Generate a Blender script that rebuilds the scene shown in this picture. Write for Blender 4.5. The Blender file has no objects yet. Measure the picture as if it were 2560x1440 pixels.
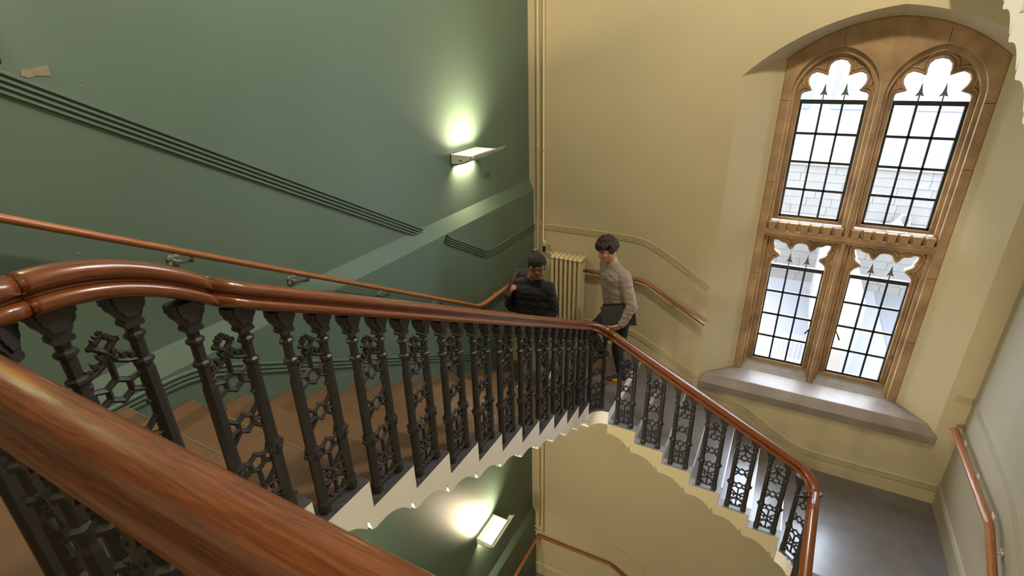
import bpy, bmesh, math, random
from mathutils import Vector, Matrix, noise
from mathutils.geometry import tessellate_polygon
random.seed(7)
R = math.radians
scene = bpy.context.scene
C = scene.collection
WZ = 8.21          # world height of the camera: everything below is measured from the camera, then lifted by WZ

# ------------------------------------------------------------------ camera
yaw, pit, rol, FPX = -5.01086628e-01, 4.22546758e-01, -2.55888842e-02, 1303.76506
fwd = Vector((math.sin(yaw)*math.cos(pit), math.cos(yaw)*math.cos(pit), -math.sin(pit)))
rgt = Vector((math.cos(yaw), -math.sin(yaw), 0)); upv = rgt.cross(fwd)
r2 = rgt*math.cos(rol)+upv*math.sin(rol); u2 = upv*math.cos(rol)-rgt*math.sin(rol)
cam_d = bpy.data.cameras.new('camera'); cam = bpy.data.objects.new('camera', cam_d); C.objects.link(cam)
cam.matrix_world = Matrix.Translation((0, 0, WZ)) @ Matrix((r2, u2, -fwd)).transposed().to_4x4()
cam_d.sensor_width = 36; cam_d.lens = 36*FPX/2560; cam_d.clip_start = .02; cam_d.clip_end = 200
cam_d.dof.use_dof = True; cam_d.dof.focus_distance = 4.6; cam_d.dof.aperture_fstop = 8.0
scene.camera = cam
# ------------------------------------------------------------------ light and exposure
scene.view_settings.view_transform = 'Standard'; scene.view_settings.look = 'None'
scene.view_settings.gamma = 1; scene.view_settings.use_curve_mapping = False
scene.view_settings.exposure = 0.0
SKY = 22.0
cy = scene.cycles; cy.max_bounces = 8; cy.diffuse_bounces = 4; cy.glossy_bounces = 3; cy.transmission_bounces = 2; cy.transparent_max_bounces = 8; cy.caustics_reflective = False; cy.caustics_refractive = False
w = bpy.data.worlds.new('overcast_sky'); scene.world = w; w.use_nodes = True
bg = w.node_tree.nodes['Background']; bg.inputs[0].default_value = (.80, .88, 1.0, 1); bg.inputs[1].default_value = SKY
LAMP_UP, LAMP_DOWN = 20, 8       # watts of the wall lamps' lights
FILL_WATTS = (14, 420, 420)  # watts of the unseen lamps added to lift the interior
WARM = (1.0, .79, .53)
WARM2 = (1.0, .89, .72)
def portal(name, loc, rot, sx, sy):
    ld = bpy.data.lights.new(name, 'AREA'); ld.shape = 'RECTANGLE'; ld.size = sx; ld.size_y = sy; ld.cycles.is_portal = True
    o = bpy.data.objects.new(name, ld); C.objects.link(o); o.location = Vector(loc)+Vector((0, 0, WZ)); o.rotation_euler = rot
portal('window_portal', (.57, 6.3, -1.65), (R(-90), 0, 0), 1.9, 4.0)       # guides daylight sampling through the arched window
portal('added_window_portal', (.10, 5.9, 3.75), (R(-90), 0, 0), 1.7, 3.7)   # for the unseen window added above to bring in more daylight

# ------------------------------------------------------------------ materials
M = {}
def mat(name, col, rough=.5, metal=0, spec=.5, coat=0, emis=None, noise_amt=0, noise_scale=8, bump=0, bump_scale=60, col2=None, sheen=0):
    m = bpy.data.materials.new(name); m.use_nodes = True; nt = m.node_tree; b = nt.nodes['Principled BSDF']
    b.inputs['Base Color'].default_value = (*col, 1); b.inputs['Roughness'].default_value = rough
    b.inputs['Metallic'].default_value = metal; b.inputs['Specular IOR Level'].default_value = spec
    b.inputs['Coat Weight'].default_value = coat; b.inputs['Coat Roughness'].default_value = .15
    b.inputs['Sheen Weight'].default_value = sheen
    if emis:
        b.inputs['Emission Color'].default_value = (*emis[0], 1); b.inputs['Emission Strength'].default_value = emis[1]
    tc = None
    if noise_amt or bump:
        tc = nt.nodes.new('ShaderNodeTexCoord')
    if noise_amt:
        n = nt.nodes.new('ShaderNodeTexNoise'); n.inputs['Scale'].default_value = noise_scale; n.inputs['Detail'].default_value = 6
        nt.links.new(tc.outputs['Object'], n.inputs['Vector'])
        r = nt.nodes.new('ShaderNodeValToRGB'); r.color_ramp.elements[0].position = .3; r.color_ramp.elements[1].position = .7
        c2 = col2 or tuple(c*(1-noise_amt) for c in col)
        r.color_ramp.elements[0].color = (*c2, 1); r.color_ramp.elements[1].color = (*col, 1)
        nt.links.new(n.outputs['Fac'], r.inputs['Fac']); nt.links.new(r.outputs['Color'], b.inputs['Base Color'])
    if bump:
        n = nt.nodes.new('ShaderNodeTexNoise'); n.inputs['Scale'].default_value = bump_scale; n.inputs['Detail'].default_value = 4
        nt.links.new(tc.outputs['Object'], n.inputs['Vector'])
        bp = nt.nodes.new('ShaderNodeBump'); bp.inputs['Strength'].default_value = bump; bp.inputs['Distance'].default_value = .01
        nt.links.new(n.outputs['Fac'], bp.inputs['Height']); nt.links.new(bp.outputs['Normal'], b.inputs['Normal'])
    M[name] = m; return m

def wood(name, dark, light, rough, coat):
    m = bpy.data.materials.new(name); m.use_nodes = True; nt = m.node_tree; b = nt.nodes['Principled BSDF']
    tc = nt.nodes.new('ShaderNodeTexCoord'); mp = nt.nodes.new('ShaderNodeMapping'); mp.inputs['Scale'].default_value = (6, 130, 1)
    nt.links.new(tc.outputs['UV'], mp.inputs['Vector'])
    n = nt.nodes.new('ShaderNodeTexNoise'); n.inputs['Scale'].default_value = 1.6; n.inputs['Detail'].default_value = 8; n.inputs['Distortion'].default_value = 1.2
    nt.links.new(mp.outputs['Vector'], n.inputs['Vector'])
    r = nt.nodes.new('ShaderNodeValToRGB'); r.color_ramp.elements[0].position = .36; r.color_ramp.elements[1].position = .66
    r.color_ramp.elements[0].color = (*dark, 1); r.color_ramp.elements[1].color = (*light, 1)
    nt.links.new(n.outputs['Fac'], r.inputs['Fac']); nt.links.new(r.outputs['Color'], b.inputs['Base Color'])
    bp = nt.nodes.new('ShaderNodeBump'); bp.inputs['Strength'].default_value = .12; bp.inputs['Distance'].default_value = .003
    nt.links.new(n.outputs['Fac'], bp.inputs['Height']); nt.links.new(bp.outputs['Normal'], b.inputs['Normal'])
    b.inputs['Roughness'].default_value = rough; b.inputs['Coat Weight'].default_value = coat; b.inputs['Coat Roughness'].default_value = .12
    M[name] = m; return m

mat('green_paint', (.104, .162, .120), .50, noise_amt=.10, noise_scale=1.2, bump=.05, bump_scale=30)
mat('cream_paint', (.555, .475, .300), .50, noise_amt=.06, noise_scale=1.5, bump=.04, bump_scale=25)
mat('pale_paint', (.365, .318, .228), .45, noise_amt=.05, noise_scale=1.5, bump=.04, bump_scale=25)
mat('white_paint', (.86, .82, .74), .45, noise_amt=.05, noise_scale=5)
mat('ceiling_paint', (.60, .55, .42), .7)
mat('iron', (.027, .025, .025), .42, spec=.38, coat=.0)
wood('mahogany', (.110, .026, .006), (.210, .058, .013), .26, .55)
wood('oak', (.20, .065, .016), (.36, .14, .042), .38, .3)
mat('lino_brown', (.150, .084, .042), .42, noise_amt=.18, noise_scale=9)
mat('lino_window_sheen', (.145, .130, .130), .30, spec=1.0, coat=.3, noise_amt=.25, noise_scale=7)  # the brown lino with the window's grey-blue reflection put into its colour
mat('margin_dark', (.060, .054, .056), .5, noise_amt=.5, noise_scale=40)
mat('margin_grey', (.30, .30, .31), .4, noise_amt=.35, noise_scale=50)
mat('nosing_metal', (.20, .145, .08), .35, metal=.3)
mat('stone', (.450, .285, .142), .75, noise_amt=.4, noise_scale=5, col2=(.225, .140, .073), bump=.25, bump_scale=50)
mat('sill_stone', (.29, .235, .20), .40, noise_amt=.3, noise_scale=6, bump=.15, bump_scale=60)
mat('light_sill_stone', (.27, .26, .25), .5, noise_amt=.25, noise_scale=9)
mat('nosing_window_glint', (.62, .62, .60), .28, metal=.5)  # window reflection put into the nosing as a paler colour
mat('lead_black', (.014, .014, .016), .35)
mat('spear_iron', (.10, .11, .10), .5)
mat('radiator_paint', (.62, .52, .30), .35)
mat('lamp_white', (.72, .74, .66), .35)
mat('lamp_glow', (1, 1, 1), .5, emis=((1.0, .93, .76), 3.5))
mat('bracket_grey', (.16, .19, .16), .4)
mat('bracket_cream', (.62, .56, .42), .4)
mat('black_plastic', (.012, .012, .013), .4)
mat('plaster', (.27, .215, .155), .8, noise_amt=.3, noise_scale=30)
mat('sign_yellow', (.75, .50, .05), .5)
mat('skin_light', (.60, .33, .235), .5, noise_amt=.08, noise_scale=20)
mat('skin_dark', (.250, .120, .072), .5, noise_amt=.08, noise_scale=20)
mat('hair_brown', (.030, .015, .010), .6, noise_amt=.5, noise_scale=60, bump=.6, bump_scale=90)
mat('hair_black', (.009, .007, .006), .7, noise_amt=.4, noise_scale=140, bump=.8, bump_scale=160)
mat('knit_grey', (.305, .250, .218), .9, noise_amt=.14, noise_scale=70, bump=.25, bump_scale=180, sheen=.2)
mat('knit_black', (.014, .014, .015), .9, noise_amt=.2, noise_scale=60, bump=.25, bump_scale=180)
mat('trouser_black', (.012, .011, .012), .85)
mat('trouser_olive', (.115, .098, .045), .9, noise_amt=.15, noise_scale=40)
mat('shoe_black', (.018, .014, .012), .6)
mat('shoe_orange', (.62, .25, .035), .55)
mat('shoe_white', (.62, .60, .55), .55)
mat('eye_white', (.26, .21, .18), .4)
mat('lip', (.34, .15, .11), .5)
mat('folder_black', (.016, .016, .017), .32, coat=.2)
mat('folder_grey', (.055, .06, .055), .35)
mat('bag_black', (.016, .013, .013), .8, bump=.2, bump_scale=120)
mat('ext_stone', (0.103, 0.095, 0.086), .9, noise_amt=.3, noise_scale=1.2, bump=.2)
mat('ext_white', (0.127, 0.126, 0.133), .8)
mat('ext_ground', (0.089, 0.086, 0.091), .9)
mat('ext_road', (0.058, 0.058, 0.061), .9)
mat('ext_peach', (0.140, 0.119, 0.101), .9)
mat('ext_glass', (0.091, 0.095, 0.102), .2)
mat('ext_iron', (.20, .20, .21), .5)
mat('ext_yellow', (.75, .58, .15), .6)
g = bpy.data.materials.new('window_glass'); g.use_nodes = True; nt = g.node_tree; nt.nodes.clear()
out = nt.nodes.new('ShaderNodeOutputMaterial'); tr = nt.nodes.new('ShaderNodeBsdfTransparent'); gl = nt.nodes.new('ShaderNodeBsdfGlossy')
tr.inputs[0].default_value = (.93, .95, .96, 1); gl.inputs['Roughness'].default_value = .28
mx = nt.nodes.new('ShaderNodeMixShader'); mx.inputs[0].default_value = .035
nt.links.new(tr.outputs[0], mx.inputs[1]); nt.links.new(gl.outputs[0], mx.inputs[2]); nt.links.new(mx.outputs[0], out.inputs[0])
M['window_glass'] = g

# ------------------------------------------------------------------ mesh helpers
class G:
    """a bag of vertices and faces in camera-centred coordinates"""
    def __init__(s): s.v = []; s.f = []; s.uv = None
    def add(s, v, f):
        o = len(s.v); s.v += [tuple(p) for p in v]; s.f += [tuple(i+o for i in q) for q in f]; return s
    def box(s, x0, x1, y0, y1, z0, z1):
        return s.add([(x0,y0,z0),(x1,y0,z0),(x1,y1,z0),(x0,y1,z0),(x0,y0,z1),(x1,y0,z1),(x1,y1,z1),(x0,y1,z1)],
                     [(0,3,2,1),(4,5,6,7),(0,1,5,4),(1,2,6,5),(2,3,7,6),(3,0,4,7)])
    def prism(s, poly, a, b, fn):
        """2D polygon poly extruded from a to b; fn(p, q, t) -> xyz"""
        n = len(poly); va = [fn(p[0], p[1], a) for p in poly]; vb = [fn(p[0], p[1], b) for p in poly]
        tris = tessellate_polygon([[Vector((p[0], p[1], 0)) for p in poly]])
        f = [tuple(t) for t in tris] + [tuple(n+i for i in reversed(t)) for t in tris]
        f += [(i, (i+1) % n, n+(i+1) % n, n+i) for i in range(n)]
        return s.add(va+vb, f)
    def plate(s, outer, holes, a, b, fn):
        loops = [outer]+holes; flat = [p for l in loops for p in l]; n = len(flat)
        bm = bmesh.new(); bv = [bm.verts.new((p[0], p[1], 0)) for p in flat]; bm.verts.index_update(); o = 0; ed = []
        for l in loops:
            k = len(l); ed += [bm.edges.new((bv[o+i], bv[o+(i+1) % k])) for i in range(k)]; o += k
        bmesh.ops.triangle_fill(bm, use_beauty=True, use_dissolve=False, edges=ed); bm.verts.index_update()
        tris = [tuple(v.index for v in q.verts) for q in bm.faces]; bm.free()
        va = [fn(p[0], p[1], a) for p in flat]; vb = [fn(p[0], p[1], b) for p in flat]
        f = [tuple(t) for t in tris] + [tuple(n+i for i in reversed(t)) for t in tris]
        o = 0
        for l in loops:
            k = len(l); f += [(o+i, o+(i+1) % k, n+o+(i+1) % k, n+o+i) for i in range(k)]; o += k
        return s.add(va+vb, f)
    def tube(s, pts, r, n=8, cap=True, sx=1.0):
        """round tube along pts, r a number or list"""
        pts = [Vector(p) for p in pts]; rr = r if isinstance(r, (list, tuple)) else [r]*len(pts)
        v = []; f = []
        t0 = (pts[1]-pts[0]).normalized(); ref = Vector((0, 0, 1)) if abs(t0.z) < .9 else Vector((0, 1, 0))
        for i, p in enumerate(pts):
            t = (pts[min(i+1, len(pts)-1)]-pts[max(i-1, 0)]).normalized()
            a = ref.cross(t); a = a.normalized() if a.length > 1e-6 else Vector((1, 0, 0)); b = t.cross(a)
            for k in range(n):
                an = 2*math.pi*(k+.5)/n; v.append(p+a*math.cos(an)*rr[i]*sx+b*math.sin(an)*rr[i])
        for i in range(len(pts)-1):
            for k in range(n): f.append((i*n+k, i*n+(k+1) % n, (i+1)*n+(k+1) % n, (i+1)*n+k))
        if cap: f += [tuple(reversed(range(n))), tuple(range((len(pts)-1)*n, len(pts)*n))]
        return s.add(v, f)
    def lathe(s, prof, cx, cy, n=8, ex=1.0, ey=1.0):
        v = []; f = []
        for q in prof:
            r, z = q[0], q[1]; ax = q[2] if len(q) > 2 else 1.0; ay = q[3] if len(q) > 3 else 1.0
            for k in range(n):
                an = 2*math.pi*(k+.5)/n; v.append((cx+r*ax*math.cos(an), cy+r*ay*math.sin(an), z))
        m = len(prof)
        for i in range(m-1):
            for k in range(n): f.append((i*n+k, i*n+(k+1) % n, (i+1)*n+(k+1) % n, (i+1)*n+k))
        f += [tuple(reversed(range(n))), tuple(range((m-1)*n, m*n))]
        return s.add(v, f)
    def ball(s, c, rad, rot=None, sub=2):
        bm = bmesh.new(); bmesh.ops.create_icosphere(bm, subdivisions=sub, radius=1)
        rx, ry, rz = rad if isinstance(rad, (tuple, list)) else (rad,)*3; c = Vector(c)
        v = []
        for q in bm.verts:
            p = Vector((q.co.x*rx, q.co.y*ry, q.co.z*rz)); v.append(c+(rot @ p if rot else p))
        f = [tuple(x.index for x in q.verts) for q in bm.faces]; bm.free(); return s.add(v, f)
    def capsule(s, p, q, r1, r2, n=12):
        p = Vector(p); q = Vector(q); t = (q-p)
        if t.length < 1e-5: return s.ball(p, r1)
        L = t.length; t.normalize(); ref = Vector((0, 0, 1)) if abs(t.z) < .9 else Vector((0, 1, 0)); a = ref.cross(t).normalized(); b = t.cross(a)
        ring = []
        for k in range(4): an = -math.pi/2+k*math.pi/8; ring.append((math.sin(an)*r1, math.cos(an)*r1))
        ring.append((0, r1)); ring.append((L, r2))
        for k in range(1, 5): an = k*math.pi/8; ring.append((L+math.sin(an)*r2, math.cos(an)*r2))
        v = []; f = []
        for h, r in ring:
            for k in range(n):
                an = 2*math.pi*k/n; v.append(p+t*h+a*math.cos(an)*max(r, 1e-4)+b*math.sin(an)*max(r, 1e-4))
        for i in range(len(ring)-1):
            for k in range(n): f.append((i*n+k, i*n+(k+1) % n, (i+1)*n+(k+1) % n, (i+1)*n+k))
        f += [tuple(reversed(range(n))), tuple(range((len(ring)-1)*n, len(ring)*n))]
        return s.add(v, f)

ORG = {}
def tag(o, label=None, cat=None, group=None, kind=None):
    if label: o['label'] = label
    if cat: o['category'] = cat
    if group: o['group'] = group
    if kind: o['kind'] = kind
    return o
def org(o): return ORG.get(o.name, Vector((0, 0, 0)))
def mk(name, geo, m, parent=None, origin=None, smooth=False, bevel=0):
    """mesh object from geo; origin in camera-centred coordinates"""
    po = org(parent) if parent else Vector((0, 0, 0))
    og = Vector(origin) if origin is not None else po
    me = bpy.data.meshes.new(name)
    me.from_pydata([tuple(Vector(p)-og) for p in geo.v], [], geo.f); me.update()
    bm = bmesh.new(); bm.from_mesh(me); bmesh.ops.recalc_face_normals(bm, faces=bm.faces)
    bm.to_mesh(me); bm.free()
    if geo.uv:
        ul = me.uv_layers.new(name='UVMap')
        for l in me.loops: ul.data[l.index].uv = geo.uv[l.vertex_index]
    me.materials.append(M[m] if isinstance(m, str) else m)
    if smooth:
        for p in me.polygons: p.use_smooth = True
    o = bpy.data.objects.new(name, me); C.objects.link(o)
    if parent: o.parent = parent; o.location = og-po
    else: o.location = og+Vector((0, 0, WZ))
    if bevel:
        b = o.modifiers.new('bevel', 'BEVEL'); b.width = bevel; b.segments = 2; b.limit_method = 'ANGLE'; b.angle_limit = R(40)
    if smooth == 'auto':
        sharp = math.cos(R(38))
        bm = bmesh.new(); bm.from_mesh(me)
        for e in bm.edges:
            if len(e.link_faces) == 2 and e.link_faces[0].normal.dot(e.link_faces[1].normal) < sharp: e.smooth = False
        bm.to_mesh(me); bm.free()
    ORG[o.name] = og; return o
def thing(name, label, cat, at, group=None, kind=None):
    o = bpy.data.objects.new(name, None); C.objects.link(o); o.empty_display_size = .1
    o.location = Vector(at)+Vector((0, 0, WZ)); ORG[o.name] = Vector(at); return tag(o, label, cat, group, kind)
def inst(me, name, parent, loc, rz=0, sub=False):
    """another object on shared mesh data; loc camera-centred unless sub"""
    o = bpy.data.objects.new(name, me); C.objects.link(o); o.parent = parent
    o.location = Vector(loc)-(Vector((0, 0, 0)) if sub else org(parent)); o.rotation_euler = (0, 0, rz)
    ORG[o.name] = Vector(loc); return o
def clean(pts, eps=1e-6):
    o = []
    for p in pts:
        if not o or (Vector(p)-Vector(o[-1])).length > eps: o.append(p)
    return o
def sweep(path, prof, caps=True):
    """profile (lateral, vertical) swept along a 3D path, kept plumb; gives UVs along the length"""
    path = [Vector(p) for p in clean(path, 1e-4)]; n = len(prof); gg = G(); v = []; uv = []; f = []; L = 0
    per = [0]
    for i in range(1, n): per.append(per[-1]+math.dist(prof[i], prof[i-1]))
    for i, p in enumerate(path):
        if i: L += (p-path[i-1]).length
        t0 = path[i]-path[i-1] if i else path[1]-path[0]; t1 = path[i+1]-path[i] if i < len(path)-1 else t0
        a = Vector((t0.x, t0.y, 0)).normalized(); b = Vector((t1.x, t1.y, 0)).normalized()
        t = a+b; t = t.normalized() if t.length > 1e-6 else a
        k = 1/max(.5, t.dot(a)); side = Vector((t.y, -t.x, 0))*k
        for j, q in enumerate(prof):
            v.append(p+side*q[0]+Vector((0, 0, q[1]))); uv.append((L, per[j]))
    for i in range(len(path)-1):
        for k in range(n): f.append((i*n+k, i*n+(k+1) % n, (i+1)*n+(k+1) % n, (i+1)*n+k))
    if caps: f += [tuple(reversed(range(n))), tuple(range((len(path)-1)*n, len(path)*n))]
    gg.add(v, f); gg.uv = uv; return gg
def arc(cx, cy, r, a0, a1, n=10): return [(cx+r*math.cos(R(a0+(a1-a0)*i/n)), cy+r*math.sin(R(a0+(a1-a0)*i/n))) for i in range(n+1)]
def smoothpath(pts, it=3):
    for _ in range(it):
        o = [pts[0]]
        for a, b in zip(pts[:-1], pts[1:]):
            o += [tuple(.75*x+.25*y for x, y in zip(a, b)), tuple(.25*x+.75*y for x, y in zip(a, b))]
        pts = o+[pts[-1]]
    return pts

# ------------------------------------------------------------------ key measures (metres from the camera)
XG, XGT = -2.792, -2.736           # green wall: thin upper face and thicker lower face
YB, XR, YN = 5.6, 1.876, -1.35     # back, right and near walls
ZN, ZL, ZR, ZF, ZC = -1.405, -3.38, -4.402, -8.21, 6.0   # near landing, far-left landing, far-right landing, floor below, ceiling
EX, EY, EX3 = -1.416, 4.27, .595   # open edges of the three flights
G1, H1 = .2912, .1518              # going and rise of the first flight
def N1(y): return -1.7086-H1/G1*(y-1.229)
G2, H2 = .2885, .146
def N2(x): return ZL-H2/G2*(x+1.25)
G3, H3, Y3 = .29, .152, 4.152
def N3(y): return ZR-H3/G3*(Y3-y)
GU, HU, YU, ZU, EXU = .29, .152, 4.09, .571, .79   # upper flight along the right wall, rising away
def NU(y): return ZU-HU/GU*(YU-y)

# ------------------------------------------------------------------ room shell
def quadstrip(a, b):
    gg = G(); n = len(a); gg.add(list(a)+list(b), [(i, i+1, n+i+1, n+i) for i in range(n-1)]); return gg
gl_ = G()
prof = [(XG, ZC), (XG, -1.38), (XGT, -1.51), (XGT, -3.62), (XG, -3.62), (XG, -6.67), (XGT, -6.79), (XGT, ZF), (XG-.3, ZF), (XG-.3, ZC)]
gl_.prism(prof, YN, YB, lambda x, z, y: (x, y, z))
mk('wall_left', gl_, 'green_paint').update_tag(); tag(bpy.data.objects['wall_left'], 'green painted wall behind the wall lamps', None, None, 'structure')
# arches
def archpts(x0, x1, zs, apex, bulge, n=14):
    cx = (x0+x1)/2; o = []
    for s, (ax, bx) in ((0, (x0, cx)), (1, (cx, x1))):
        a = Vector((ax, zs if s == 0 else apex)); b = Vector((bx, apex if s == 0 else zs)); d = b-a; nn = Vector((-d.y, d.x))
        for i in range(n+(1 if s else 0)):
            t = i/n; o.append(tuple(a+d*t+nn*bulge*4*t*(1-t)))
    return o
OX0, OX1, OZS, OZA = -.585, 1.685, -.245, .285      # opening in the wall plane
IX0, IX1, IZS, IZA = -.236, 1.372, -.105, .215      # stone frame outline, 0.28 m further in
YS = 5.88
oarch = archpts(OX0, OX1, OZS, OZA, .085); iarch = archpts(IX0, IX1, IZS, IZA, .085)
hole = [(OX0, -3.68)]+oarch+[(OX1, -3.68)]
XW = [(-.70, .90, 2.0, 5.5)]      # unseen window opening above, added for extra daylight
xh = [[(a, c), (a, d), (b, d), (b, c)] for a, b, c, d in XW]
gb = G(); gb.plate([(XG-.3, ZF), (XR+.3, ZF), (XR+.3, ZC), (XG-.3, ZC)], [list(reversed(hole))]+xh, YB, YB+.02, lambda x, z, y: (x, y, z))
# outer part of the wall thickness, cut to the stone frame
hole2 = [(IX0, -3.68)]+iarch+[(IX1, -3.68)]
gb.plate([(XG-.3, ZF), (XR+.3, ZF), (XR+.3, ZC), (XG-.3, ZC)], [list(reversed(hole2))]+xh, YS, YS+.25, lambda x, z, y: (x, y, z))
q0 = [(x, YB, z) for x, z in hole]; q1 = [(x, YS+.002, z) for x, z in hole2]
qs = quadstrip(q0, q1); gb.add(qs.v, qs.f)
for l_ in xh:
    qs = quadstrip([(x, YB, z) for x, z in l_+l_[:1]], [(x, YS, z) for x, z in l_+l_[:1]]); gb.add(qs.v, qs.f)
tag(mk('wall_back', gb, 'cream_paint'), 'cream painted wall around the tall arched window', None, None, 'structure')
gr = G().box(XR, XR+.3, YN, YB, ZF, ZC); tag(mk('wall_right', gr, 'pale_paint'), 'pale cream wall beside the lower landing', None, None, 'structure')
gn = G().box(XG-.3, XR+.3, YN-.3, YN, ZF, ZC); tag(mk('wall_near', gn, 'cream_paint'), 'cream wall on the near side of the stairwell', None, None, 'structure')
tag(mk('ceiling', G().box(XG-.3, XR+.3, YN-.3, YB+.5, ZC, ZC+.2), 'ceiling_paint'), 'plain pale ceiling over the stairwell', None, None, 'structure')
tag(mk('floor', G().box(XG-.3, XR+.3, YN-.3, YB, ZF-.2, ZF), 'lino_window_sheen'), 'dark floor at the foot of the stairwell', None, None, 'structure')
# landings
def landing(name, poly, zt, th, label, cover):
    gg = G().prism(poly, zt-th, zt-.004, lambda x, y, z: (x, y, z)); o = tag(mk(name, gg, 'white_paint'), label, None, None, 'structure')
    mk('floor_covering', G().prism(cover, zt-.004, zt, lambda x, y, z: (x, y, z)), 'lino_window_sheen' if zt < -3 else 'lino_brown', o)
    return o
inner = arc(-1.25, 4.145, .15, 180, 90)   # rounded inner corner of the far-left landing
polyL = [(XG, 4.145), (EX, 4.145)]+arc(EX+.15, 4.125, .15, 172, 90)+[(-1.25, EY+.004), (-1.25, YB), (XG, YB)]
oL = landing('floor_landing', polyL, ZL, .16, 'window-greyed lino landing at the corner where two people walk', polyL)
polyR = [(.484, EY)]+arc(.445, 4.12, .15, 88, 0)+[(EX3, 4.12), (EX3, Y3), (XR, Y3), (XR, YB), (.484, YB)]
polyR = [(.484, EY), (.52, 4.255), (.56, 4.225), (.588, 4.185), (EX3, Y3), (XR, Y3), (XR, YB), (.484, YB)]
oR = landing('floor_landing', polyR, ZR, .16, 'dark polished landing below the arched window', polyR)
polyN = [(XG, YN), (XR, YN), (XR, .61), (EXU, .61), (EXU, .252), (-1.30, .252), (-1.37, .275), (-1.405, .32), (EX, .38), (EX, .646), (XG, .646)]
oN = landing('floor_landing', polyN, ZN, .17, 'upper landing behind the nearest handrail', polyN)
oU = landing('floor_landing', [(EXU, YU), (XR, YU), (XR, YB), (EXU, YB)], ZU, .2, 'highest landing above the arched window', [(EXU, YU), (XR, YU), (XR, YB), (EXU, YB)])
oLow = landing('floor_landing', [(EX3, .2), (XR, .2), (XR, YN), (EX3, YN)], ZR-13*H3, .2, 'lower landing at the foot of the stairs by the pale wall', [(EX3, .2), (XR, .2), (XR, YN), (EX3, YN)])

# ------------------------------------------------------------------ stairs
def flight(label, n, p2, g_, h_, w0, w1, wedge, lino, margin, at, body_m='white_paint'):
    """p2(i) -> (s, z) of nosing i in flight space and fn to world; wedge = open edge side"""
    s0, z0, fn = p2
    t = thing('stair_flight', label, 'stairs', at, None, 'structure')
    curve = [(0, -.275), (-.016, -.272), (-.030, -.262), (-.046, -.188), (-.057, -.236), (-.083, -.205), (-.114, -.174), (-.150, -.148), (-.187, -.131), (-.23, -.122), (-.27, -.121)]
    poly = [(-g_, 0), (0, 0)]+curve+[(-g_, -.275+h_)]
    inn = wedge-.095 if wedge > w0 else wedge+.095
    lo, hi = (w0, inn) if wedge > w0 else (inn, w0)
    mlo, mhi = (inn, wedge) if wedge > w0 else (wedge, inn)
    proto = None
    for i in range(n):
        s, z = s0+i*g_, z0-i*h_
        o_ = fn(s, (w0+wedge)/2, z)
        if proto is None:
            gg = G().prism(poly, min(w0, wedge), max(w0, wedge), lambda a, b, ww: fn(s+a, ww, z+b))
            st = mk('step', gg, body_m, t, o_)
            g1 = G().prism([(-g_+.001, 0), (.012, 0), (.012, .0035), (-g_+.001, .0035)], lo, hi, lambda a, b, ww: fn(s+a, ww, z+b))
            a = mk('tread_lino', g1, lino, st)
            g2 = G().prism([(-g_+.001, 0), (.004, 0), (.004, .0025), (-g_+.001, .0025)], mlo, mhi, lambda a, b, ww: fn(s+a, ww, z+b))
            b = mk('tread_margin', g2, margin, st)
            g3 = G().prism([(.004, .0035), (.014, .0035), (.014, -.010), (.0125, -.010), (.0125, .0050), (.004, .0050)], lo, hi, lambda a, b, ww: fn(s+a, ww, z+b))
            c = mk('nosing', g3, 'nosing_metal' if lino == 'lino_brown' else 'nosing_window_glint', st)
            proto = (st, a, b, c)
        else:
            st = inst(proto[0].data, 'step', t, o_)
            for k in proto[1:]:
                inst(k.data, k.name.split('.')[0], st, (0, 0, 0), 0, True)
    return t
# flight 1: descends +Y.   nosing k = -1 .. 10
flight('flight of brown stairs descending beside the green wall', 12, (1.229-G1, -1.7086+H1, lambda s, w_, z: (w_, s, z)), G1, H1, XGT-.02, 0, EX, 'lino_brown', 'margin_dark', (-2.07, 2.4, -3.3))
# flight 2: descends +X along the back wall
flight('flight of pale stairs descending below the arched window', 6, (-1.25+G2, ZL-H2, lambda s, w_, z: (s, w_, z)), G2, H2, YB, 0, EY, 'lino_window_sheen', 'margin_grey', (-.4, 4.9, -4.3), 'cream_paint')
# flight 3: descends -Y along the right wall
flight('flight of stairs descending beside the pale wall', 12, (-Y3+G3, ZR-H3, lambda s, w_, z: (w_, -s, z)), G3, H3, XR, 0, EX3, 'lino_window_sheen', 'margin_grey', (1.2, 2.3, -6.3))
# upper flight: rises +Y along the right wall
flight('underside of the stairs rising above the arched window', 12, (-YU+GU, ZU-HU, lambda s, w_, z: (w_, -s, z)), GU, HU, XR, 0, EXU, 'lino_brown', 'margin_dark', (1.2, 2.3, -1.3))

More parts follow.
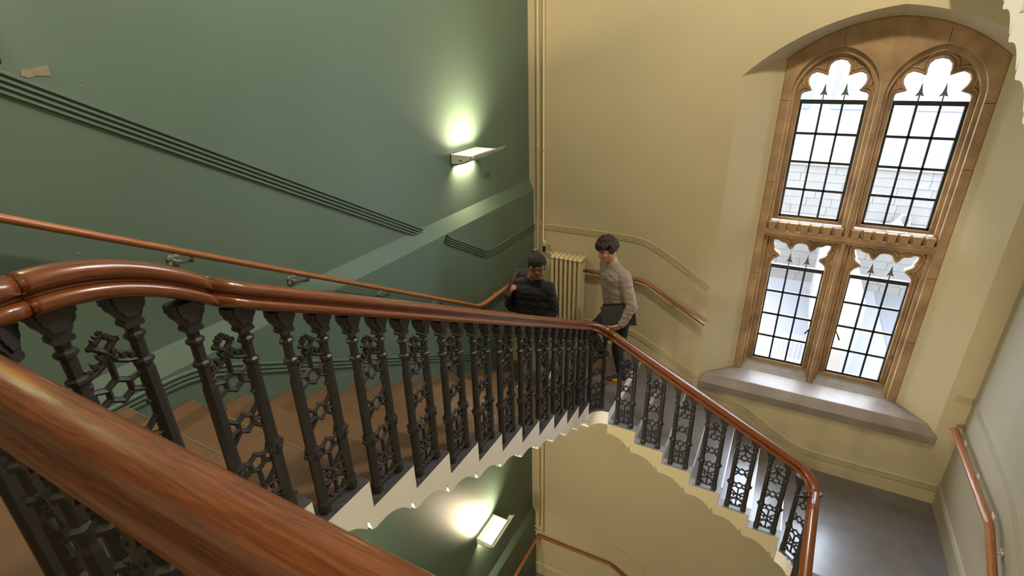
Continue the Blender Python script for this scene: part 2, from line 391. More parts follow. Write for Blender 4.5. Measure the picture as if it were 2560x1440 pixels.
# ------------------------------------------------------------------ balustrades
UU = .075
def post_mesh(h, hi_collar, cap0, name):
    gg = G(); e = 1
    p = [(.027, 0), (.027, .05), (.0225, .06), (.0225, .280), (.029, .290), (.031, .305), (.029, .322), (.0215, .336), (.0205, .645), (.0170, .660)]
    for zc in sorted((hi_collar-.078, hi_collar)):
        p += [(.0172, zc-.011), (.0255, zc-.006), (.0255, zc+.004), (.0168, zc+.010)]
    c0 = h-.082
    p += [(.0165, c0+.02)]
    hc_ = [(.017, 0), (.024, .003), (.024, .013), (.019, .018), (.027, .034), (.030, .042), (.036, .046), (.040, .056), (.040, .064), (.046, .068), (.046, .094)]
    gg.prism([(x, z+c0) for x, z in hc_]+[(-x, z+c0) for x, z in reversed(hc_)], -.024, .024, lambda u, z, y: (u, y, z))
    gg.prism([(x*.72, z*.8+c0+.018) for x, z in hc_[3:]]+[(-x*.72, z*.8+c0+.018) for x, z in reversed(hc_[3:])], -.030, .030, lambda u, z, y: (u, y, z))
    gg.lathe(p, 0, 0, 8)
    for s in (-1, 1):   # leaf knobs at the band
        gg.ball((s*.031, 0, .306), (.008, .012, .014), sub=1); gg.ball((0, s*.031, .306), (.012, .008, .014), sub=1)
    me = bpy.data.meshes.new(name); me.from_pydata(gg.v, [], gg.f); me.materials.append(M['iron']); return me
def tracery_mesh():
    gg = G()
    def seg(a, b, r=.0080, ry=1.35):
        a = Vector((a[0], 0, a[1])); b = Vector((b[0], 0, b[1])); t = (b-a).normalized(); n_ = Vector((-t.z, 0, t.x)); y = Vector((0, 1, 0))
        v = []
        for p in (a-t*.002, b+t*.002):
            for k in range(6):
                an = math.pi*2*(k+.5)/6; v.append(p+n_*math.cos(an)*r+y*math.sin(an)*r*ry)
        gg.add(v, [(k, (k+1) % 6, 6+(k+1) % 6, 6+k) for k in range(6)]+[(5, 4, 3, 2, 1, 0), (6, 7, 8, 9, 10, 11)])
    def knob(x, z, r=.009): gg.ball((x, 0, z), (r, r*1.2, r), sub=1)
    def ring(zc, r=.030, rot=0):
        pts = [(r*math.cos(R(60*k+30+rot)), zc+r*1.08*math.sin(R(60*k+30+rot))) for k in range(6)]
        for k in range(6): seg(pts[k], pts[(k+1) % 6]); x, z = pts[k]; knob(x*1.10, zc+(z-zc)*1.10, .0085)
    W_ = .066
    seg((-W_, .036), (W_, .036), .010); knob(0, .045, .012)
    for s in (-1, 1):
        seg((s*W_, .062), (s*.045, .046)); seg((s*.030, .046), (s*.045, .066)); knob(s*.045, .066, .007)
    for s in (-1, 1): seg((s*.060, .03), (s*.060, .690), .0085, 1.1)
    seg((0, .04), (0, .255), .0075)
    for s in (-1, 1):
        seg((s*W_, .225), (0, .165)); seg((0, .140), (s*W_, .080)); seg((0, .175), (s*W_, .165)); seg((0, .115), (s*W_, .125))
        knob(s*.030, .150, .010); knob(s*.028, .185, .008); knob(s*.028, .122, .008)
    ring(.286)
    for s in (-1, 1):
        seg((s*.028, .300), (s*W_, .318)); seg((s*.028, .272), (s*W_, .252)); knob(s*.055, .345, .007); seg((s*W_, .345), (s*.055, .345))
    ring(.456)
    for s in (-1, 1):
        seg((s*.026, .472), (s*W_, .508)); seg((s*.028, .450), (s*W_, .442)); seg((s*.024, .438), (s*W_, .395)); knob(s*.05, .552, .006)
        seg((s*W_, .552), (s*.05, .552))
    ring(.622)
    for s in (-1, 1):
        seg((s*.028, .636), (s*W_, .648)); seg((s*.028, .608), (s*W_, .588)); knob(s*.055, .668, .007); seg((s*W_, .668), (s*.055, .668))
        pts = [(s*.070, .672), (s*.060, .686), (s*.036, .694), (s*.016, .706), (0, .735)]
        for a, b in zip(pts[:-1], pts[1:]): seg(a, b, .0085)
        for x, z in ((.052, .702), (.033, .712), (.016, .728)): gg.box(s*x-.006, s*x+.006, -.010, .010, z-.005, z+.010)
    seg((0, .650), (0, .735), .008)
    d = [(0, .735), (.026, .760), (0, .785), (-.026, .760)]
    for k in range(4):
        seg(d[k], d[(k+1) % 4], .0085)
        x, z = d[k]; knob(x*1.15, .76+(z-.76)*1.15, .0095)
    for s in (-1, 1):
        for t_ in (.35, .65): gg.box(s*.026*t_-.004, s*.026*t_+.004, -.012, .012, .785-.025*t_-.001, .785-.025*t_+.012)
    me = bpy.data.meshes.new('tracery'); me.from_pydata(gg.v, [], gg.f); me.materials.append(M['iron']); return me
TR = tracery_mesh()
PUP = post_mesh(.928, .812, .868, 'post_uphill'); PDN = post_mesh(.852, .742, .795, 'post_downhill'); PLV = post_mesh(.890, .775, .832, 'post_level')
PK2 = post_mesh(.862, .752, .803, 'post_k2')
def panel(parent, x, y, z, head, posts=(PUP, PDN)):
    """one cast-iron panel: tracery with its two posts; local +X runs downhill"""
    p = inst(TR, 'baluster_panel', parent, (x, y, z), head)
    for s, m in ((-1, posts[0]), (1, posts[1])): inst(m, 'post', p, (s*UU, 0, 0), 0, True)
    return p
_rh = [(.026, -.094), (.036, -.092), (.044, -.086), (.048, -.076), (.047, -.066), (.043, -.058), (.034, -.055), (.023, -.053), (.021, -.047), (.026, -.042), (.035, -.036), (.037, -.026), (.036, -.016), (.030, -.007), (.019, -.001)]
RAILP = _rh+[(0, .001)]+[(-u, v) for u, v in reversed(_rh)]
RX, RY, RX3, RYN, RR = -1.465, 4.315, .640, .213, .16
RT = .912
# --- nearest, level balustrade of the upper landing
zlev = -.415
bN = thing('balustrade', 'level balustrade of the upper landing with the thick handrail nearest the camera', 'balustrade', (-.2, RYN, ZN), 'iron and mahogany stair balustrades')
pathN = [(1.75, RYN, zlev), (-1.325, RYN, zlev)]+[(x, y, zlev) for x, y in arc(-1.325, RYN+.14, .14, 270, 180, 12)][1:]+[(RX, .40, zlev)]
pathN = [pathN[0]]+[(1.75-3.075*i/40, RYN, zlev) for i in range(1, 40)]+pathN[1:]
mk('handrail', sweep(pathN, RAILP), 'mahogany', bN, smooth=True)
for i in range(9):
    panel(bN, -1.03+.285*i, RYN, ZN, 0, (PLV, PLV))
panel(bN, -1.40, .28, ZN, R(-45), (PLV, PLV))
# --- balustrade of the first flight
b1 = thing('balustrade', 'long iron balustrade of the stairs beside the green wall', 'balustrade', (RX, 2.4, -3.0), 'iron and mahogany stair balustrades')
def zr1(y):
    z = N1(y)+RT
    if y < .82:      # ease to level
        t = max(0, min(1, (y-.42)/.40)); z = zlev+(N1(.82)+RT-zlev)*(t*t)*(1 if t < 1 else 1)
    return z
mk('handrail', sweep([(RX, .402+.021*i, zr1(.402+.021*i)) for i in range(20)]+[(RX, .80, zr1(.80))], [(a*1.04, b*1.05+.002) for a, b in RAILP]), 'mahogany', b1, smooth=True)
path1 = [(RX, .803+.1*i, zr1(.803+.1*i)) for i in range(34)]+[(RX, RY-RR, zr1(RY-RR))]
zA = zr1(RY-RR); zB = N2(RX+RR)+RT
path1 += [(x, y, zA+(zB-zA)*k/12) for k, (x, y) in enumerate(arc(RX+RR, RY-RR, RR, 180, 90.5, 12))][1:]
mk('handrail', sweep(path1, RAILP), 'mahogany', b1, smooth=True)
for k in range(-2, 11):
    yn = 1.229+G1*k; zn = -1.7086-H1*k
    panel(b1, RX, yn-.133, zn, R(90), (PLV, PK2) if k == -2 else (PUP, PDN))
panel(b1, -1.390, 4.265, ZL, R(45), (PLV, PLV))
# --- balustrade of the second flight
b2 = thing('balustrade', 'iron balustrade of the stairs below the arched window', 'balustrade', (-.4, RY, -4.0), 'iron and mahogany stair balustrades')
path2 = [(x, RY, N2(x)+RT) for x in [RX+RR+(RX3-RR-RX-RR)*i/24 for i in range(25)]]
zA = N2(RX3-RR)+RT; zB = N3(RY-RR)+RT
path2 += [(x, y, zA+(zB-zA)*k/12) for k, (x, y) in enumerate(arc(RX3-RR, RY-RR, RR, 90, .5, 12))][1:]
mk('handrail', sweep(path2, RAILP), 'mahogany', b2, smooth=True)
for j in range(1, 7):
    panel(b2, -1.25+G2*j-.133, RY, ZL-H2*j, 0)
panel(b2, .595, 4.262, ZR, R(-38), (PLV, PDN))
# --- balustrade of the third flight
b3 = thing('balustrade', 'iron balustrade descending in the bottom corner beside the dark landing', 'balustrade', (RX3, 2.4, -6.0), 'iron and mahogany stair balustrades')
mk('handrail', sweep([(RX3, y, N3(y)+RT) for y in [RY-RR-(RY-RR-.7)*i/24 for i in range(25)]], RAILP), 'mahogany', b3, smooth=True)
for n_ in range(1, 12):
    panel(b3, RX3, Y3-G3*n_+.133, ZR-H3*n_, R(-90))
# --- balustrade of the upper flight, seen from below in the top corner
b4 = thing('balustrade', 'iron balustrade of the stairs rising above the arched window', 'balustrade', (EXU+.045, 2.4, -.5), 'iron and mahogany stair balustrades')
mk('handrail', sweep([(EXU+.045, y, NU(y)+RT) for y in [YU-(YU-.7)*i/24 for i in range(25)]], RAILP), 'mahogany', b4, smooth=True)
for n_ in range(1, 12):
    panel(b4, EXU+.045, YU-GU*n_+.133, ZU-HU*n_, R(-90))

# ------------------------------------------------------------------ mouldings on the walls
BEAD = []
def bead_profile(n, pitch, r):
    p = [(0, 0)]
    for i in range(n):
        v0 = -i*pitch
        p += [(r*.75, v0-.0005), (r, v0-pitch*.08), (r, v0-pitch*.50), (r*.75, v0-pitch*.58), (.0005, v0-pitch*.60), (.0005, v0-pitch*.985)]
    return p
def moulding(name, path2, fn, n, pitch, r, m, label=None):
    """path2 = [(s, z)] top edge of the moulding on a wall; fn(s, z, d) -> xyz with d off the wall"""
    prof = bead_profile(n, pitch, r); path2 = clean(path2, 1e-3); gg = G(); v = []; f = []; k = len(prof)
    for i, p in enumerate(path2):
        a = Vector(path2[max(i-1, 0)]); b = Vector(path2[min(i+1, len(path2)-1)]); t = (b-a).normalized(); nn = Vector((-t.y, t.x))
        if nn.y < 0: nn = -nn
        for d, vv in prof: q = Vector(p)+nn*vv; v.append(fn(q.x, q.y, d))
    for i in range(len(path2)-1):
        for j in range(k-1): f.append((i*k+j, i*k+j+1, (i+1)*k+j+1, (i+1)*k+j))
    gg.add(v, f); o = mk(name, gg, m, smooth='auto'); return tag(o, label, None, None, 'structure')
fgU = lambda s, z, d: (XG+d, s, z); fgT = lambda s, z, d: (XGT+d, s, z)
fb = lambda s, z, d: (s, YB-d, z); fr = lambda s, z, d: (XR-d, s, z)
dado = lambda y: -.257-.5505*(y-1.442)
moulding('trim_1', smoothpath([(-1.3, .42), (.25, .42), (.55, .235)], 3)+[(y, dado(y)) for y in (1.0, 1.442, 2.155, 3.30, 3.485)], fgU, 4, .0240, .017, 'green_paint', 'sloping reeded band on the upper green wall')
moulding('trim_2', [(3.76, -1.515), (3.812, -1.556)]+smoothpath([(3.9, -1.603), (4.25, -1.79), (4.45, -1.905), (4.72, -1.92), (5.0, -1.92)], 3)+[(YB, -1.92)], fgT, 4, .0215, .015, 'green_paint', 'short reeded band below the sloping ledge on the green wall')
moulding('trim_3', [(XGT, -1.918), (-1.9, -1.915)]+smoothpath([(-1.7, -1.918), (-1.40, -1.925), (-1.22, -1.985), (-.95, -2.145)], 3)+[(OX0, -2.375)], fb, 4, .0185, .010, 'cream_paint', 'reeded band on the cream wall above the radiator')
sk1 = [(-1.3, -1.528), (.9, -1.526)]+smoothpath([(1.0, -1.526), (1.30, -1.535), (1.52, -1.628), (1.827, -1.791)], 3)+[(2.305, -2.041), (2.942, -2.37), (3.694, -2.76)]+smoothpath([(3.8, -2.815), (4.2, -3.03), (4.36, -3.10), (4.7, -3.103)], 3)+[(YB, -3.103)]
moulding('baseboard_left', sk1, fgT, 3, .026, .016, 'green_paint', 'moulded skirting band above the brown stairs')
moulding('baseboard_back', [(XGT, -3.10), (-1.8, -3.10)]+smoothpath([(-1.6, -3.10), (-1.40, -3.115), (-1.2, -3.205), (-1.0, -3.306)], 3)+[(OX0, -3.54)], fb, 3, .024, .011, 'cream_paint', 'moulded skirting band on the cream wall behind the walkers')
moulding('trim_4', [(-.62, -3.692), (-.40, -3.700)]+smoothpath([(-.30, -3.705), (-.05, -3.775), (.25, -3.965), (.45, -4.085), (.66, -4.155), (.90, -4.158)], 3)+[(XR, -4.155)], fb, 3, .024, .014, 'cream_paint', 'moulded skirting band curving below the window sill')
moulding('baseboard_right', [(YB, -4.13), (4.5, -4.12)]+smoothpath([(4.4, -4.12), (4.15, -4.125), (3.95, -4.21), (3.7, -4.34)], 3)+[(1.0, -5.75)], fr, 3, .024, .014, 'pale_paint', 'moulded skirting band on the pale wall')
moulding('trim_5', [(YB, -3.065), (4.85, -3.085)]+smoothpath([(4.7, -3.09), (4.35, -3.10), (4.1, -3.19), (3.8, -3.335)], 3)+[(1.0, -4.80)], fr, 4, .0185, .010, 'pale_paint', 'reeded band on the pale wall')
moulding('trim_6', [(1.74, -3.068), (XR, -3.070)], fb, 4, .0185, .010, 'cream_paint', 'short reeded band in the corner beside the window')
moulding('trim_7', [(XGT, -6.74), (-2.2, -6.74)]+smoothpath([(-2.0, -6.74), (-1.45, -6.76), (-1.2, -6.90), (-.9, -7.06)], 3)+[(.5, -7.8)], fb, 4, .0185, .008, 'cream_paint', 'faint reeded band on the lower cream wall')
moulding('trim_8', [(XGT, -7.93), (-1.5, -7.93), (-.6, -8.15)], fb, 3, .024, .014, 'cream_paint', 'skirting band at the foot of the lower cream wall')

# ------------------------------------------------------------------ the window
win = thing('window_1', 'tall arched stone window with four leaded lights', None, (.57, YS, -3.67), None, 'structure')
fw = lambda x, z, y: (x, y, z)
CXL, CXR = .195, .938
def parch(cx, a, zs, apex, n=12):
    h = apex-zs; c = (h*h-a*a)/(2*a); Rr = a+c; o = []
    a1 = math.atan2(h, c)
    for i in range(n): t = a1*i/n; o.append((cx+c-Rr*math.cos(t), zs+Rr*math.sin(t)))
    o.append((cx, apex)); o2 = [(2*cx-x, z) for x, z in reversed(o[:-1])]
    return o+o2
def frame_layer(name, a, apex, zs, ub, lt, lb, y0, y1, bev):
    outer = [(IX0, -3.49)]+iarch+[(IX1, -3.49)]
    holes = []
    for cx in (CXL, CXR):
        holes.append(list(reversed([(cx-a, ub)]+parch(cx, a, zs, apex)+[(cx+a, ub)])))
        holes.append(list(reversed([(cx-a, lb), (cx-a, lt), (cx+a, lt), (cx+a, lb)])))
    return mk(name, G().plate(outer, holes, y0, y1, fw), 'stone', win, smooth=False, bevel=bev)
frame_layer('stone_surround', .352, -.010, -.42, -1.742, -1.815, -3.47, YS, YS+.05, .010)
frame_layer('stone_moulding', .318, -.065, -.44, -1.668, -1.835, -3.43, YS+.05, YS+.10, .012)
HU_ = [(-.278, -.437), (-.26, -.406), (-.215, -.393), (-.188, -.384), (-.198, -.362), (-.222, -.325), (-.231, -.288), (-.219, -.246), (-.177, -.225), (-.123, -.240), (-.080, -.258), (-.082, -.216), (-.076, -.163), (-.049, -.132), (0, -.120)]
HL_ = [(-.253, -2.16), (-.251, -2.123), (-.229, -2.093), (-.194, -2.067), (-.18, -2.049), (-.192, -2.026), (-.221, -2.01), (-.247, -1.983), (-.242, -1.962), (-.262, -1.919), (-.266, -1.882), (-.217, -1.882), (-.186, -1.908), (-.161, -1.905), (-.137, -1.921), (-.118, -1.959), (-.094, -1.973), (-.075, -1.957), (-.058, -1.915), (-.036, -1.897), (0, -1.890)]
def headloop(cx, half, zb, w_):
    l = [(cx-w_, zb)]+[(cx+x, z) for x, z in half]; r = [(cx-x, z) for x, z in reversed(half[:-1])]+[(cx+w_, zb)]
    return l+r
CG = (.205, .945)      # centre lines of the glass, a little further in
def light(cx, half, zbar, zbot, ztop, w_, which, nrow):
    outer = [(cx-.36, zbot-.10), (cx+.36, zbot-.10), (cx+.36, ztop), (cx-.36, ztop)]
    if ztop > -1: outer = [(cx-.345, zbot-.03)]+parch(cx, .345, -.45, -.055)+[(cx+.345, zbot-.03)]
    lp = headloop(cx, half, zbot, w_)
    tr_ = mk('tracery', G().plate(outer, [list(reversed(lp))], YS+.10, YS+.165, fw), 'stone', win, bevel=.007)
    cxm = (0, 0); pl2 = lp[1:-1]
    for off, rr_, yy in ((.016, .013, YS+.104), (.046, .012, YS+.098)):
        pts = []
        for i, p in enumerate(pl2):
            a = Vector(pl2[max(i-2, 0)]); b = Vector(pl2[min(i+2, len(pl2)-1)]); t = (b-a).normalized(); nn = Vector((-t.y, t.x)); q = Vector(p)+nn*off
            pts.append((q.x, yy, q.y))
        pts = [pts[0][:2]+(zbot,)]+pts+[pts[-1][:2]+(zbot,)]
        mk('cusp_roll', G().tube(smoothpath(pts, 1), rr_, 8), 'stone', tr_, smooth=True)
    y0, y1 = YS+.120, YS+.150; bars = G()
    ys = (y0, y1)
    bars.box(cx-w_-.02, cx+w_+.02, y0-.006, y1+.006, zbar-.020, zbar+.020)
    bars.box(cx-w_-.02, cx+w_+.02, y0-.004, y1, zbot-.016, zbot+.024)
    for s in (-1, 1): bars.box(cx+s*w_-.020, cx+s*w_+.020, y0-.004, y1, zbot, zbar)
    H_ = (zbar-.02-zbot-.018)/nrow; z1 = zbot+.018; cw = (2*w_-.028)/3
    for r_ in range(1, nrow): bars.box(cx-w_, cx+w_, y0+.006, y1-.006, z1+H_*r_-.012, z1+H_*r_+.012)
    for c_ in (1, 2): bars.box(cx-w_+.014+cw*c_-.009, cx-w_+.014+cw*c_+.009, y0+.006, y1-.006, z1, zbar)
    lo = mk('leaded_light', bars, 'lead_black', win, origin=(cx, y0, zbot))
    for c_ in (1, 2):
        x = cx-w_+.014+cw*c_; zt = zbar+.02
        sp = [(x-.005, zt), (x+.005, zt), (x+.005, zt+.045), (x+.034, zt+.036), (x+.014, zt+.075), (x, zt+.150), (x-.014, zt+.075), (x-.034, zt+.036), (x-.005, zt+.045)]
        mk('spearhead', G().prism(sp, y0+.008, y1-.008, fw), 'spear_iron', lo)
    pm = None
    for r_ in range(nrow):
        for c_ in range(3):
            x0 = cx-w_+.014+cw*c_+.004; zz = z1+H_*r_+.004
            if pm is None: pm = mk('pane', G().box(x0, x0+cw-.008, y0+.013, y0+.016, zz, zz+H_-.008), 'window_glass', lo, origin=(x0, y0, zz)); x00 = x0
            else: inst(pm.data, 'pane', lo, (x0, y0, zz))
    hp = headloop(cx, half, zbar+.02, w_)
    mk('head_pane', G().prism(hp, y0+.013, y0+.016, fw), 'window_glass', lo)
    return lo
L1_ = light(CG[0], HU_, -.486, -1.622, -.03, .272, 0, 4); L2_ = light(CG[1], HU_, -.486, -1.622, -.03, .272, 1, 4)
L3_ = light(CG[0], HL_, -2.178, -3.335, -1.80, .262, 2, 4); L4_ = light(CG[1], HL_, -2.178, -3.335, -1.80, .262, 3, 4)
jn = bpy.data.objects['stone_surround']
for x0, x1, z in ((IX0, CXL-.352, -.47), (IX0, CXL-.352, -1.25), (IX0, CXL-.352, -2.25), (IX0, CXL-.352, -2.95), (CXR+.352, IX1, -.47), (CXR+.352, IX1, -1.02), (CXR+.352, IX1, -2.05), (CXR+.352, IX1, -2.75)):
    mk('joint', G().box(x0+.003, x1-.003, YS-.0012, YS+.01, z-.002, z+.002), 'lead_black', jn)
for x, z0, z1 in ((CXL, .002, .108), (CXR, .002, .112)):
    mk('joint', G().box(x-.002, x+.002, YS-.0012, YS+.01, z0, z1), 'lead_black', jn)
# transom: ledge and battlements
mk('transom_ledge', G().box(-.155, 1.29, YS-.012, YS+.05, -1.790, -1.768), 'stone', win, bevel=.006)
cm = None
for cx in (CXL, CXR):
    for i in range(7):
        x = cx-.30+.60*i/6
        if cm is None: cm = mk('battlement', G().prism([(-.032, 0), (.032, 0), (.032, .055), (.037, .060), (.037, .085), (-.037, .085), (-.037, .060), (-.032, .055)], YS-.006, YS+.055, lambda p, q, y: (x+p, y, -1.745+q)), 'stone', win, origin=(x, YS, -1.745), bevel=.005)
        else:
            o = inst(cm.data, 'battlement', win, (x, YS, -1.745)); b_ = o.modifiers.new('bevel', 'BEVEL'); b_.width = .005; b_.segments = 2
    mk('light_sill', G().prism([(YS+.02, -3.47), (YS+.13, -3.352), (YS+.16, -3.352), (YS+.16, -3.47)], cx-.34, cx+.34, lambda y, z, x: (x, y, z)), 'light_sill_stone', win)
# the deep sill
sl = G(); fr_ = [(5.565, -3.672), (5.565, -3.578), (5.640, -3.488), (YS, -3.462), (YS, -3.672)]
xl = [-.572, -.572, -.500, IX0, IX0]; xr = [1.705, 1.705, 1.62, IX1, IX1]
sl.add([(xl[i], p[0], p[1]) for i, p in enumerate(fr_)]+[(xr[i], p[0], p[1]) for i, p in enumerate(fr_)], [(0, 1, 2, 3, 4), (9, 8, 7, 6, 5)]+[(i, (i+1) % 5, 5+(i+1) % 5, 5+i) for i in range(5)])
mk('sill', sl, 'sill_stone', win, bevel=.006)
for (x, z, s) in ((.462, -2.83, 1), (.702, -2.83, -1)):   # casement stays
    mk('casement_handle', G().tube([(x, YS+.115, z), (x-s*.01, YS+.085, z-.005), (x-s*.045, YS+.08, z-.075)], [.006, .006, .009], 6), 'lead_black', win)
for (x, z) in ((-.085, -2.82), (1.225, -2.98)):
    mk('casement_catch', G().tube([(x, YS+.10, z), (x, YS+.07, z+.004), (x+.02, YS+.065, z-.01)], .008, 6), 'spear_iron', win)

for n_, (a, b, c, d) in enumerate(XW):
    wx = thing('window_%d' % (n_+2), ('unseen window above added for extra daylight', 'unseen window below added for extra daylight')[n_], None, ((a+b)/2, YS, c), None, 'structure')
    gg = G()
    for i in range(4): x = a+(b-a)*i/3; gg.box(x-.02, x+.02, YS, YS+.04, c, d)
    for i in range(5): z = c+(d-c)*i/4; gg.box(a, b, YS, YS+.04, z-.02, z+.02)
    mk('glazing_bars', gg, 'white_paint', wx); mk('pane', G().box(a, b, YS+.018, YS+.021, c, d), 'window_glass', wx)

# ------------------------------------------------------------------ handrails on the walls
OV = [(.026*math.cos(2*math.pi*k/14), .021*math.sin(2*math.pi*k/14)) for k in range(14)]
def bracket(parent, wall, rail, m, nrm):
    """rosette on the wall, arm to the rail"""
    w_ = Vector(wall); r_ = Vector(rail); n_ = Vector(nrm); gg = G()
    t = Vector((0, 0, 1)).cross(n_)
    for a in range(4): gg.ball(w_+n_*.004+(t*math.cos(R(45+90*a))+Vector((0, 0, 1))*math.sin(R(45+90*a)))*.022, (abs(n_.x)*.007+(1-abs(n_.x))*.022, abs(n_.y)*.007+(1-abs(n_.y))*.022, .022), sub=1)
    gg.ball(w_+n_*.008, .012, sub=1)
    gg.tube([w_+n_*.005, w_+n_*.035+Vector((0, 0, -.004)), Vector((r_.x, r_.y, w_.z+.012)), r_+Vector((0, 0, -.016))], .0085, 6)
    return mk('bracket', gg, m, parent, smooth=True)
hz = lambda y: -.865-.5585*(y-1.375)
hg = thing('wall_handrail', 'wooden wall handrail sloping down the green wall', 'handrail', (XGT, 2.4, -1.4), 'wall handrails')
pg = [(-2.655, y, hz(y)) for y in (-.6, .77, 1.375, 2.2, 2.94, 3.6, 4.05)]+[(-2.655, a, b) for a, b in smoothpath([(4.10, hz(4.10)), (4.19, -2.410), (4.30, -2.417)], 2)]+[(-2.655, 5.50, -2.43)]
mk('rail', sweep(pg, OV), 'oak', hg, smooth=True)
for y in (.55, 1.427, 2.10, 2.823, 3.497, 4.202, 4.60, 5.2):
    zr = hz(y) if y < 4.15 else -2.42
    bracket(hg, (XG if zr > -1.38 else XGT, y-.02, zr-.055), (-2.655, y, zr), 'bracket_grey', (1, 0, 0))
hb = thing('wall_handrail', 'short wooden handrail on the cream wall behind the walker in grey', 'handrail', (-1.3, YB, -2.6), 'wall handrails')
mk('rail', sweep([(-2.06, 5.525, -2.405), (-1.36, 5.525, -2.41)]+[(a, 5.525, b) for a, b in smoothpath([(-1.33, -2.412), (-1.29, -2.420), (-1.22, -2.455)], 2)]+[(-.585, 5.525, -2.815)], OV), 'oak', hb, smooth=True)
for x, z in ((-1.92, -2.405), (-1.42, -2.41), (-.95, -2.61)): bracket(hb, (x, YB, z-.06), (x, 5.525, z), 'bracket_cream', (0, -1, 0))
hr = thing('wall_handrail', 'wooden handrail on the pale wall above the dark landing', 'handrail', (XR, 4.5, -3.5), 'wall handrails')
mk('rail', sweep([(1.79, 5.515, -3.40), (1.79, 5.50, -3.39), (1.79, 4.26, -3.375), (1.79, 4.22, -3.385), (1.79, 3.0, -4.05), (1.79, 1.2, -5.0)], [(a*1.25, b*1.2) for a, b in OV]), 'oak', hr, smooth=True)
for y, z in ((5.40, -3.39), (4.924, -3.385), (4.439, -3.378), (4.12, -3.44), (3.6, -3.72)): bracket(hr, (XR, y, z-.075), (1.79, y, z), 'bracket_cream', (-1, 0, 0))
hl = thing('wall_handrail', 'wooden handrail turning the corner below the lower wall lamp', 'handrail', (-2.66, 5.5, -7.6), 'wall handrails')
mk('rail', sweep([(-2.66, 2.6, -6.35), (-2.66, 4.2, -7.225), (-2.66, 5.53, -7.215), (-1.45, 5.53, -7.185), (-1.36, 5.53, -7.225), (-.55, 5.53, -7.70)], OV), 'oak', hl, smooth=True)
for x, z in ((-2.2, -7.21), (-1.6, -7.19), (-1.0, -7.43)): bracket(hl, (x, YB, z-.06), (x, 5.53, z), 'bracket_cream', (0, -1, 0))

# ------------------------------------------------------------------ wall lamps
def wall_lamp(label, y0, zt, watts, wd):
    t = thing('wall_lamp', label, 'lamp', (XG, y0+.2, zt-.09), 'scoop wall lamps')
    n = 14; pr = []
    for k in range(n+1):
        a = math.pi/2*k/n; pr.append((XG+.03+.20*math.sin(a), zt-.09+.085*(1-math.cos(a))))
    th = .006
    outer = [(XG, zt-.095)]+pr; inner_ = [(x-.004, z+th) for x, z in reversed(pr)]+[(XG, zt-.095+th)]
    body = G().prism(outer+inner_, y0, y0+.44, lambda x, z, y: (x, y, z)); body.box(XG+.002, XG+.012, y0, y0+.44, zt-.095, zt)
    mk('reflector', body, 'lamp_white', t)
    for yy in (y0, y0+.434):
        mk('end_cap', G().prism([(XG, zt-.095)]+pr+[(XG, zt)], yy, yy+.006, lambda x, z, y: (x, y, z)), 'lamp_white', t)
    lip = []
    for k in range(8):
        a = k/7; lip.append((XG+.19+.085*a, zt-.040+.05*a*a))
    mk('front_lip', G().prism(lip+[(x-.002, z-.005) for x, z in reversed(lip)], y0-.01, y0+.56, lambda x, z, y: (x, y, z)), 'lamp_white', t)
    mk('diffuser', G().box(XG+.085, XG+.215, y0+.012, y0+.43, zt-.020, zt-.012), 'lamp_glow', t); mk('maker_mark', G().box(XG+.10, XG+.125, y0-.002, y0, zt-.055, zt-.045), 'spear_iron', t)
    for nm, loc, rot, sx, sy, pw in (('uplight', (XG+.16, y0+.22, zt-.004), (R(180), R(-7), 0), .10, .40, watts), ('downlight', (XG+.035, y0+.22, zt-.104), (0, 0, 0), .03, .34, wd)):
        ld = bpy.data.lights.new(nm, 'AREA'); ld.shape = 'RECTANGLE'; ld.size = sx; ld.size_y = sy; ld.energy = pw; ld.color = WARM; ld.spread = R(128)
        lo = bpy.data.objects.new(nm, ld); C.objects.link(lo); lo.parent = t; lo.location = Vector(loc)-org(t); lo.rotation_euler = rot
    return t
wall_lamp('white scoop lamp glowing on the upper green wall', 3.985, -.825, LAMP_UP, LAMP_DOWN)
wall_lamp('white scoop lamp glowing on the lower green wall beneath the stairs', 3.96, -5.69, LAMP_UP, LAMP_DOWN)
wall_lamp('white scoop lamp on the green wall out of view above the upper landing', .50, .62, LAMP_UP, LAMP_DOWN)

def fill_lamp(label, x, y, z, top, watts, soft=.16):  # unseen hanging lamp, added as warm fill for the stairwell
    t = thing('fill_pendant', label, 'lamp', (x, y, z), 'added fill lights out of view')
    mk('gallery', G().lathe([(.06, z+.16), (.07, z+.12), (.05, z+.20)], x, y, 14), 'black_plastic', t); mk('flex', G().tube([(x, y, z+.2), (x, y, top)], .008, 6), 'black_plastic', t)
    ld = bpy.data.lights.new('fill_light', 'POINT'); ld.energy = watts; ld.color = WARM2; ld.shadow_soft_size = soft
    lo = bpy.data.objects.new('fill_light', ld); C.objects.link(lo); lo.parent = t
fill_lamp('added fill light over the upper landing behind the camera', -.5, -.75, 1.5, ZC, FILL_WATTS[0])
fill_lamp('added fill light hanging high in the middle of the stairwell', .0, 2.9, 2.5, ZC, FILL_WATTS[1])
fill_lamp('added fill light hanging below the upper landing', -2.2, .10, -3.0, ZN-.17, FILL_WATTS[2], .35)

